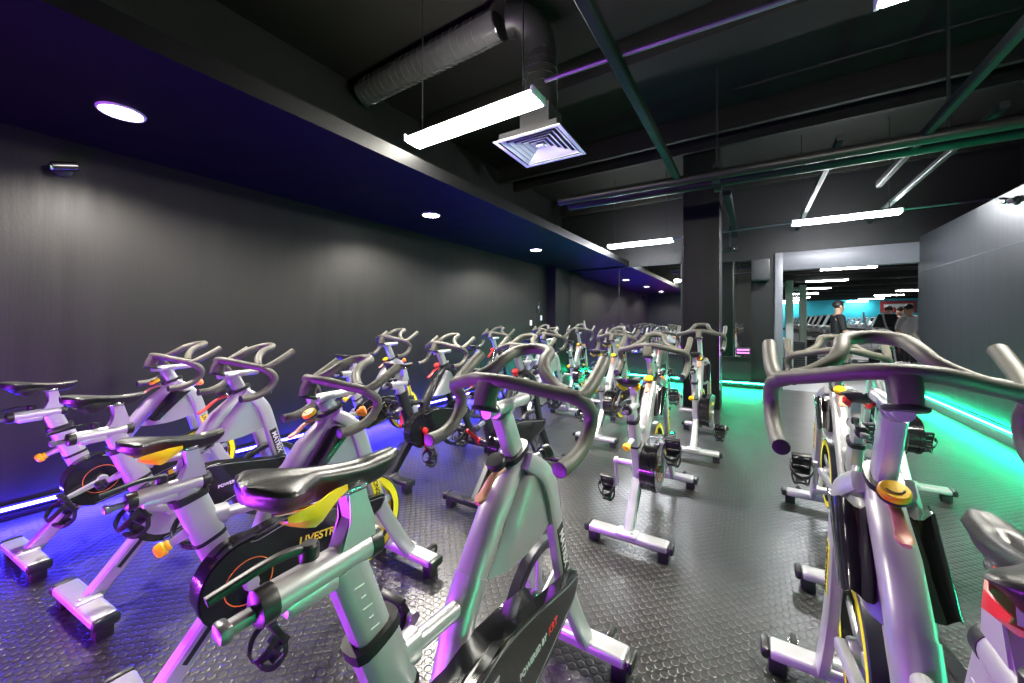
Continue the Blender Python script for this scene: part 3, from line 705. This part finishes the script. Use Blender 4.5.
    for s in (-1, 1):
        b = BM(); box(b, (s * .215, 0, 0), (.085, .036, .022), bev=.006); box(b, (s * .215, .045, .002), (.090, .014, .026), bev=.005); box(b, (s * .215, -.045, .002), (.090, .014, .026), bev=.005)
        for q in (-1, 1): box(b, (s * .215 + q * .039, 0, 0), (.010, .100, .020), bev=.004)
        sweep(b, [(s * .156, 0, 0), (s * .255, 0, 0)], .008, n=10); MS['pedal_%d' % s] = mesh('pedal', b, 'black_plastic')
        b = BM()   # toe cage below the hanging pedal
        for q in (-1, 1):
            sweep(b, smooth_path([(s * .215 + q * .036, .05, -.002), (s * .215 + q * .040, .085, -.025), (s * .215 + q * .030, .095, -.065), (s * .215 + q * .012, .070, -.085)], 4), .0045, .009, shape='box')
            sweep(b, smooth_path([(s * .215 + q * .045, -.01, -.01), (s * .215 + q * .052, .0, -.05), (s * .215 + q * .030, .02, -.085), (s * .215, .03, -.094)], 4), .011, .003, shape='box', side=(0, 1, 0))
        sweep(b, [(s * .215 - .014, .070, -.085), (s * .215 + .014, .070, -.085)], .008, n=8); box(b, (s * .215, .052, -.020), (.078, .014, .030), bev=.005); box(b, (s * .215, .086, -.045), (.050, .006, .036), bev=.002); box(b, (s * (.215 + .048), -.005, -.022), (.012, .030, .022), bev=.003)
        MS['cage_%d' % s] = mesh('toe_cage', b, 'black_plastic')
        b = BM(); lathe(b, [(0, -.002), (.022, -.002), (.022, .002), (0, .003)], (s * .215, 0, .013), (0, 0, 1), n=18); box(b, (s * .215, .028, .014), (.03, .018, .006), bev=.002); box(b, (s * .215, -.028, .014), (.034, .012, .006), bev=.002)
        MS['cleat_%d' % s] = mesh('cleat_clip', b, 'chrome')
build_meshes()

def bike(X, Y, rz, kind, sh, so, bh, ang, label, saddle='black_plastic', group='spin bikes', cage=True, pedang=1.1):
    """kind: matrix / live / black; sh seat slider height, so slider offset, bh bar slider height, ang crank angle in degrees, 0 = right crank forward"""
    t = thing('spin_bike', label, 'exercise bike', (X, Y + Y0, 0), math.radians(rz), group)
    fr = 'black_frame' if kind == 'black' else 'silver'
    kc = {'matrix': 'black_plastic', 'live': 'yellow', 'black': 'black_plastic'}[kind]
    f = link('frame', MS['frame_' + fr], t); link('slot', MS['leg_slot'], f)
    fk = link('fork', MS['fork_' + fr], t)
    for p in ('rear', 'front'):
        q = link(p + '_stabilizer', MS[p + '_foot_' + fr], t); link('rubber_foot', MS[p + '_pads'], q)
        if p == 'front':
            for s in (-1, 1):
                link('transport_wheel', MS['wheel'], q, (s * .15, 0, 0)); link('wheel_bracket', MS['wheel_bracket'], q, (s * .15, 0, 0))
    dz = sh - .86; off = (0, -.355 * dz, dz); offs = (0, -.355 * dz + so, dz)
    p = link('seat_post', MS['seat_post'], t, off); link('height_scale', MS['scale'], p)
    link('seat_collar', MS['seat_collar'], t)
    p = link('seat_pin', MS['pin_cone'], t); link('pin_knob', MS['pin_' + kc], p)
    p = link('seat_slider', MS['slider'], t, offs); link('slider_cap', MS['slider_caps'], p); link('slider_rail', MS['slider_rod'], p); link('clamp_lever', MS['clamp_lever'], p); link('saddle_carrier', MS['carrier'], p)
    p = link('saddle', MS['saddle'], t, offs); link('saddle_side_panel', MS['saddle_side_' + saddle], p); link('saddle_rails', MS['rails'], p)
    dz = bh - 1.06; off = (0, -.5 * dz, dz)
    link('handlebar_post', MS['bar_post'], t, off); link('head_collar', MS['head_collar'], t)
    p = link('head_pin', MS['hpin_cone'], t); link('pin_knob', MS['hpin_' + ('orange' if kind == 'live' else kc)], p)
    p = link('handlebar_slider', MS['bar_slider'], t, off); link('slider_cap', MS['bar_caps'], p)
    link('stem', MS['stem'], t, off); p = link('handlebar', MS['handlebar'], t, off); link('bar_end_plug', MS['bar_plugs'], p)
    p = link('resistance_knob', MS['knob_' + ('red' if kind == 'black' else kc)], t); link('knob_stem', MS['knob_stem'], p)
    if kind == 'live': link('knob_ring', MS['knob_ring'], p)
    p = link('brake_lever', MS['lever_' + ('strap_red' if kind == 'live' or saddle == 'yellow' else 'red')], t)
    if kind == 'black': link('brake_rod', MS['brake_rod'], p)
    link('shroud_panel', MS['shroud'], t)
    if kind == 'live': link('bottle_pocket', MS['pocket'], t)
    p = link('flywheel', MS['flywheel'], t); link('spokes', MS['spokes'], p)
    if kind == 'live': link('flywheel_ring', MS['fly_ring'], p)
    p = link('chain_guard', MS['guard'], t); link('guard_trim', MS['guard_trim'], p)
    if kind == 'live': link('guard_ring', MS['guard_ring'], p); link('guard_lettering', MS['txt_live'], p)
    if kind == 'matrix': link('guard_plate', MS['guard_plate'], p); link('guard_lettering', MS['txt_pow'], p); link('guard_emblem', MS['txt_red'], p)
    if kind != 'black':
        k = 'live' if kind == 'live' else 'matrix'; p = link('name_plate', MS['plate_' + k], fk); link('plate_lettering', MS['plate_txt_' + k], fk)
    for s in (-1, 1):
        a = math.radians(ang) + (PI if s < 0 else 0)
        c = link('crank', MS['crank_%s_%d' % ('red' if kind == 'black' else 'silver', s)], t, (0, .26 - Y0, .418)); c.rotation_euler = (a, 0, 0)
        pd = link('pedal', MS['pedal_%d' % s], t, (0, .26 - Y0 + .17 * math.cos(a), .418 + .17 * math.sin(a))); pd.rotation_euler = (-pedang, 0, 0)
        link('toe_cage', MS['cage_%d' % s], pd); link('cleat_clip', MS['cleat_%d' % s], pd)
    return t

bike(-3.43, .31, 6, 'live', .85, -.045, 1.03, 200, 'silver bike at the far left edge of the front row, with a yellow knob')
bike(-2.62, .40, 6, 'matrix', .845, -.035, 1.035, 150, 'silver bike second from left in the front row, white lettering on its chain guard')
bike(-1.66, .38, 0, 'live', .80, -.03, 1.005, -75, 'silver bike third from left in the front row, with a yellow-sided saddle', 'yellow')
bike(-.63, .35, 0, 'matrix', .935, -.03, 1.095, 227, 'silver bike nearest the camera left of the aisle, height scale on its seat post', 'yellow')
bike(.285, .70, 0, 'live', .915, -.070, 1.145, 80, 'silver bike nearest the camera right of the aisle, its wide handlebar crossing the doorway', 'red')
bike(-3.40, 2.20, 3, 'live', .86, 0, 1.10, 30, 'silver bike in the second row next to the left wall, with a red-sided saddle', 'red')
bike(-2.52, 2.08, 0, 'black', .84, 0, 1.06, -90, 'black bike second from the left in the second row, with a long red lever')
bike(-1.66, 2.10, 0, 'black', .85, 0, 1.07, -40, 'black bike in the second row behind the nearest big handlebar left of the aisle')
bike(-.63, 2.27, 0, 'live', .84, 0, 1.09, 100, 'silver second-row bike beside the aisle, its yellow-sided saddle seen from behind', 'yellow')
bike(.44, 2.42, 0, 'live', .84, 0, 1.09, -70, 'silver bike directly behind the nearest one right of the aisle, dark red saddle', 'red')
bike(1.36, 2.10, 0, 'matrix', .86, 0, 1.17, 10, 'bike of which only the tip of one handlebar shows at the right edge')
bike(-3.28, 4.05, 3, 'black', .86, 0, 1.10, 20, 'dark bike in the third row next to the left wall')
bike(-2.36, 4.0, -4, 'matrix', .86, 0, 1.10, -20, 'silver third-row bike, second from the left wall, seen over the nearest handlebar')
bike(-1.44, 4.02, -3, 'live', .87, 0, 1.11, 40, 'silver third-row bike with a yellow-sided saddle, just left of the one before the column', 'yellow')
bike(-.50, 4.12, 0, 'live', .88, 0, 1.16, -80, 'silver bike in the third row standing right in front of the black column', 'red')
bike(1.02, 4.15, 0, 'matrix', .86, 0, 1.10, -15, 'silver bike in the third row on the right, nearest the doorway')
bike(-3.45, 5.9, 0, 'matrix', .86, 0, 1.12, 60, 'farthest bike in the left corner by the dark pier')
bike(-2.70, 5.95, 5, 'live', .86, 0, 1.14, 10, 'far bike under the left part of the mirror, second from the corner')
bike(-1.95, 5.85, 0, 'live', .86, 0, 1.10, -35, 'far bike in the last row under the middle of the mirror', 'yellow')
bike(-1.28, 5.95, 0, 'matrix', .86, 0, 1.10, 70, 'far bike in the last row, nearest the black column')

# ------------------------------------------------------------------ the gym beyond the doorway
GX0, GX1, GY1, GZ = -3.0, 12.0, 40.0, 3.3
slab('floor_gym', GX0, GX1, YB + .1, GY1, -.1, 0, 'gym_floor')
slab('ceiling_gym', GX0, GX1, YB + .12, GY1, GZ, GZ + .1, 'ceiling_black')
slab('wall_gym_far', GX0, GX1, GY1, GY1 + .1, 0, GZ, 'teal_wall')
slab('wall_gym_right', GX1, GX1 + .1, YB + .12, GY1, 0, GZ, 'teal_wall')
slab('wall_gym_left', GX0 - .1, GX0, YB + .12, GY1, 0, GZ, 'gym_dark')
for i in range(7):
    y = 14.95 + i * 4.1
    b = ['nearest', 'second', 'third', 'fourth', 'fifth', 'sixth', 'farthest'][i]
    def gl(x, lab, grp=None):
        t = thing('ceiling_light', lab, 'ceiling light', (x, y, 2.95), 0, 'gym ceiling lights')
        bb = BM(); box(bb, (0, 0, .05), (1.3, .2, .06), bev=.01); obj('housing', bb, 'fixture_white', t)
        bb = BM(); sweep(bb, [(-.63, 0, .01), (.63, 0, .01)], .09, .02, side=(0, 1, 0), shape='box'); obj('diffuser', bb, 'gym_light', t)
        bb = BM(); box(bb, (-.5, 0, .21), (.012, .012, .26)); box(bb, (.5, 0, .21), (.012, .012, .26)); obj('hanger', bb, 'steel_black', t)
    gl(2.4 + .03 * i, b + ' long light of the left gym row, seen through the doorway')
    gl(6.9, b + ' long light of the right gym row, seen through the doorway')
for k in range(8):
    bar('gym_beam', (GX0, 12.5 + k * 3.6, 3.15), (GX1, 12.5 + k * 3.6, 3.15), .05, .12, 'steel_black', ['nearest', 'second', 'third', 'fourth', 'fifth', 'sixth', 'seventh', 'farthest'][k] + ' dark beam crossing the gym ceiling beyond the doorway', 'beam')
bar('gym_duct', (6.0, 14.5, 2.95), (12, 14.5, 2.95), .16, .12, 'silver_dark', 'pale duct under the gym ceiling, upper right in the doorway', 'duct')

def mk_treadmill():
    t = thing('treadmill', 'silver treadmill in the gym beyond the doorway', 'treadmill', (0, 0, 0), 0, 'treadmills')
    b = BM(); box(b, (0, 0, .11), (.78, 1.9, .12), bev=.02); box(b, (0, .82, .17), (.72, .35, .12), bev=.04); box(b, (0, 0, .03), (.6, 1.5, .06)); obj('deck', b, 'treadmill_grey', t)
    b = BM(); box(b, (0, -.1, .176), (.52, 1.5, .012)); obj('belt', b, 'rubber_black', t)
    for s in (-1, 1):
        b = BM(); sweep(b, [(s * .36, .72, .16), (s * .36, .58, .7), (s * .34, .52, 1.15)], .035, .06, shape='box'); obj('upright', b, 'treadmill_grey', t)
        b = BM(); sweep(b, smooth_path([(s * .34, .55, 1.0), (s * .36, .30, .95), (s * .36, .02, .90)], 4), .022, n=10); obj('handrail', b, 'rubber_black', t)
    b = BM(); box(b, (0, .50, 1.18), (.72, .30, .10), rot=None, bev=.03); prism(b, [(.44, 1.20), (.52, 1.20), (.66, 1.58), (.60, 1.60)], -.32, .32, .01); c = obj('console', b, 'treadmill_grey', t)
    b = BM(); prism(b, [(.455, 1.26), (.462, 1.26), (.592, 1.565), (.585, 1.565)], -.26, .26); obj('screen', b, 'screen_dark', c)
    return t
def copy_tree(o, parent=None):
    c = o.copy(); C.objects.link(c)
    if parent is not None: c.parent = parent
    for ch in list(o.children): copy_tree(ch, c)
    return c
tm0 = mk_treadmill(); first = True
ROWN = ['row nearest the left side of the doorway', 'middle row', 'right-hand row']
for r, (x, ys) in enumerate([(1.5, [15.2 + k * 1.45 for k in range(12)]), (4.6, [19.0 + k * 1.45 for k in range(10)]), (7.4, [24.0 + k * 1.45 for k in range(8)])]):
    for k, y in enumerate(ys):
        o = tm0 if first else copy_tree(tm0); first = False
        o.location = (x, y, 0); o.rotation_euler = (0, 0, math.radians(-88)); o['label'] = 'silver treadmill in the %s of the gym' % ROWN[r]
        o['group'] = 'treadmills in the ' + ROWN[r]
def mk_elliptical():
    t = thing('elliptical_trainer', 'elliptical trainer in the gym', 'elliptical trainer', (0, 0, 0))
    b = BM(); sweep(b, [(0, -.9, .07), (0, .8, .07)], .06, .05, shape='box'); box(b, (0, .8, .04), (.7, .1, .08), bev=.02); box(b, (0, -.9, .04), (.6, .1, .08), bev=.02); obj('base', b, 'treadmill_grey', t)
    b = BM(); lathe(b, [(0, -.1), (.30, -.1), (.33, -.05), (.33, .05), (.30, .1), (0, .1)], (0, .45, .42), (1, 0, 0), n=28); obj('drive_housing', b, 'black_plastic', t)
    b = BM(); sweep(b, [(0, .5, .5), (0, .42, 1.25)], .05, .06, shape='box'); obj('mast', b, 'treadmill_grey', t)
    b = BM(); prism(b, [(.34, 1.22), (.42, 1.2), (.54, 1.52), (.48, 1.54)], -.22, .22, .01); obj('console', b, 'black_plastic', t)
    for s in (-1, 1):
        b = BM(); sweep(b, smooth_path([(s * .28, .45, .35), (s * .28, .35, .9), (s * .26, .22, 1.3), (s * .25, .16, 1.6)], 4), .02, n=10); obj('handle', b, 'treadmill_grey', t)
        b = BM(); sweep(b, [(s * .26, .45, .35), (s * .2, -.6, .28)], .03, .03, shape='box'); box(b, (s * .2, -.45, .34), (.16, .38, .04), bev=.015); obj('pedal_arm', b, 'black_plastic', t)
    return t
e0 = mk_elliptical()
for i, (x, y, a, lab) in enumerate([(2.3, 12.3, -60, 'tall elliptical trainer just beyond the doorway, its console right of the person in black'), (3.75, 16.9, -70, 'elliptical trainer behind the first one beyond the doorway')]):
    o = e0 if i == 0 else copy_tree(e0)
    o.location = (x, y, 0); o.rotation_euler = (0, 0, math.radians(a)); o['label'] = lab
for x, y, lab in ((.78, 11.9, 'pale square post of the cable frame nearest the left side of the doorway'), (1.20, 13.5, 'pale square post of a cable frame beyond the doorway, second from its left side')):
    t = thing('cable_machine', lab, 'cable machine', (x, y, 0))
    b = BM(); box(b, (0, 0, 1.2), (.16, .16, 2.4), bev=.01); obj('post', b, 'fixture_white', t)
    b = BM(); box(b, (0, 0, .04), (.9, .5, .08), bev=.02); obj('foot', b, 'treadmill_grey', t)
    b = BM(); box(b, (-.35, 0, 1.1), (.1, .1, 2.1), bev=.01); box(b, (-.17, 0, 2.3), (.5, .1, .1), bev=.01); obj('side_frame', b, 'treadmill_grey', t)
    b = BM(); [box(b, (.2, 0, .12 + k * .055), (.22, .3, .045), bev=.004) for k in range(14)]; obj('weight_stack', b, 'gym_dark', t)
t = thing('wall_poster', 'red and white poster on the far teal wall of the gym', 'poster', (9.3, GY1 - .06, 2.5))
b = BM(); box(b, (0, 0, 0), (2.0, .04, .9), bev=.005); obj('board', b, 'cloth_red', t)
b = BM(); box(b, (0, -.025, .1), (1.6, .01, .25)); obj('print', b, 'white_print', t)

# people
def person(loc, rz, label, top, bottom, arms, lean=0., h=1.0):
    t = thing('person', label, 'person', loc, math.radians(rz), None); t.scale = (h, h, h)
    def skin(name, verts, edges, radii, m, parent, root=0):
        me = bpy.data.meshes.new(name); me.from_pydata(verts, edges, []); me.materials.append(M[m])
        o = link(name, me, parent); md = o.modifiers.new('skin', 'SKIN'); md.use_smooth_shade = True
        for i, r in enumerate(radii): me.skin_vertices[0].data[i].radius = (r, r) if not isinstance(r, tuple) else r
        me.skin_vertices[0].data[root].use_root = True
        sd = o.modifiers.new('sub', 'SUBSURF'); sd.levels = 2; sd.render_levels = 2
        return o
    L = lean
    v = [(0, 0, .95), (0, L * .3, 1.12), (0, L * .7, 1.35), (0, L, 1.47), (0, L + .01, 1.53), (0, L + .02, 1.60), (0, L + .03, 1.70)]
    e = [(i, i + 1) for i in range(6)]; r = [(.14, .11), (.12, .10), (.16, .11), (.09, .08), .052, (.072, .085), (.070, .085)]
    for s in (-1, 1):
        k = len(v); sh, el, wr = arms[0 if s < 0 else 1]
        v += [(s * .17, L * .9, 1.42), el, wr, (wr[0] + (wr[0] - el[0]) * .3, wr[1] + (wr[1] - el[1]) * .3, wr[2] + (wr[2] - el[2]) * .3)]
        e += [(3, k), (k, k + 1), (k + 1, k + 2), (k + 2, k + 3)]; r += [.055, .042, .028, (.032, .018)]
        k = len(v); v += [(s * .09, 0, .88), (s * .11, .02, .50), (s * .12, -.02, .09), (s * .12, .12, .045)]
        e += [(0, k), (k, k + 1), (k + 1, k + 2), (k + 2, k + 3)]; r += [.085, .058, .042, (.045, .03)]
    body = skin('body', v, e, r, 'skin', t)
    # shirt with sleeves, trousers, shoes, hair
    v = [(0, 0, .97), (0, L * .3, 1.12), (0, L * .7, 1.35), (0, L, 1.475)]; e = [(0, 1), (1, 2), (2, 3)]; r = [(.155, .125), (.138, .115), (.175, .125), (.085, .080)]
    for s in (-1, 1):
        k = len(v); sh, el, wr = arms[0 if s < 0 else 1]; v += [(s * .175, L * .9, 1.42), el]; e += [(3, k), (k, k + 1)]; r += [.070, .056]
    skin('shirt', v, e, r, top, t)
    v = [(0, 0, .95)]; e = []; r = [(.150, .120)]
    for s in (-1, 1):
        k = len(v); v += [(s * .095, 0, .84), (s * .11, .02, .50), (s * .12, -.02, .12)]; e += [(0, k), (k, k + 1), (k + 1, k + 2)]; r += [.098, .072, .058]
    skin('trousers', v, e, r, bottom, t)
    for s in (-1, 1):
        b = BM(); sweep(b, smooth_path([(s * .12, -.07, .04), (s * .12, 0, .05), (s * .12, .10, .04), (s * .12, .19, .03)], 3), [.03, .045, .045, .045, .048, .048, .046, .045, .04, .03], [.03, .045, .045, .04, .04, .035, .03, .03, .03, .02], shape='box', power=3); obj('shoe', b, 'cloth_white', t)
    b = BM(); bmesh.ops.create_uvsphere(b, u_segments=20, v_segments=14, radius=1)
    for q in b.verts:
        f = q.co.y > .25 and q.co.z < .35
        q.co = Vector((q.co.x * .086, q.co.y * .104 * (.72 if f else 1) + L + .012, q.co.z * (.098 if q.co.z > 0 else .085) + 1.695))
    obj('hair', b, 'hair', t)
    b = BM(); box(b, (0, L + .098, 1.64), (.022, .03, .04), bev=.008); obj('nose', b, 'skin', t)
    for s in (-1, 1): b = BM(); box(b, (s * .088, L + .02, 1.65), (.014, .035, .055), bev=.006); obj('ear', b, 'skin', t)
down = [((0, 0, 0), (-.25, -.02, 1.14), (-.27, .10, .92)), ((0, 0, 0), (.25, -.02, 1.14), (.27, .10, .92))]
hold = [((0, 0, 0), (-.24, .02, 1.16), (-.16, .26, 1.10)), ((0, 0, 0), (.24, .02, 1.16), (.16, .26, 1.10))]
person((1.46, 10.05, 0), -80, 'person in a black shirt walking just beyond the doorway', 'cloth_black', 'cloth_black', hold)
person((3.06, 13.9, 0), 160, 'person in dark clothes standing in the gym at the right of the doorway', 'cloth_navy', 'cloth_black', down)
person((3.52, 14.9, 0), 120, 'person in a white shirt and red trousers between two others beyond the doorway', 'cloth_white', 'cloth_red', hold)
person((3.20, 12.95, 0), -150, 'person in a white shirt and black trousers farthest right in the doorway', 'cloth_white', 'cloth_black', down)
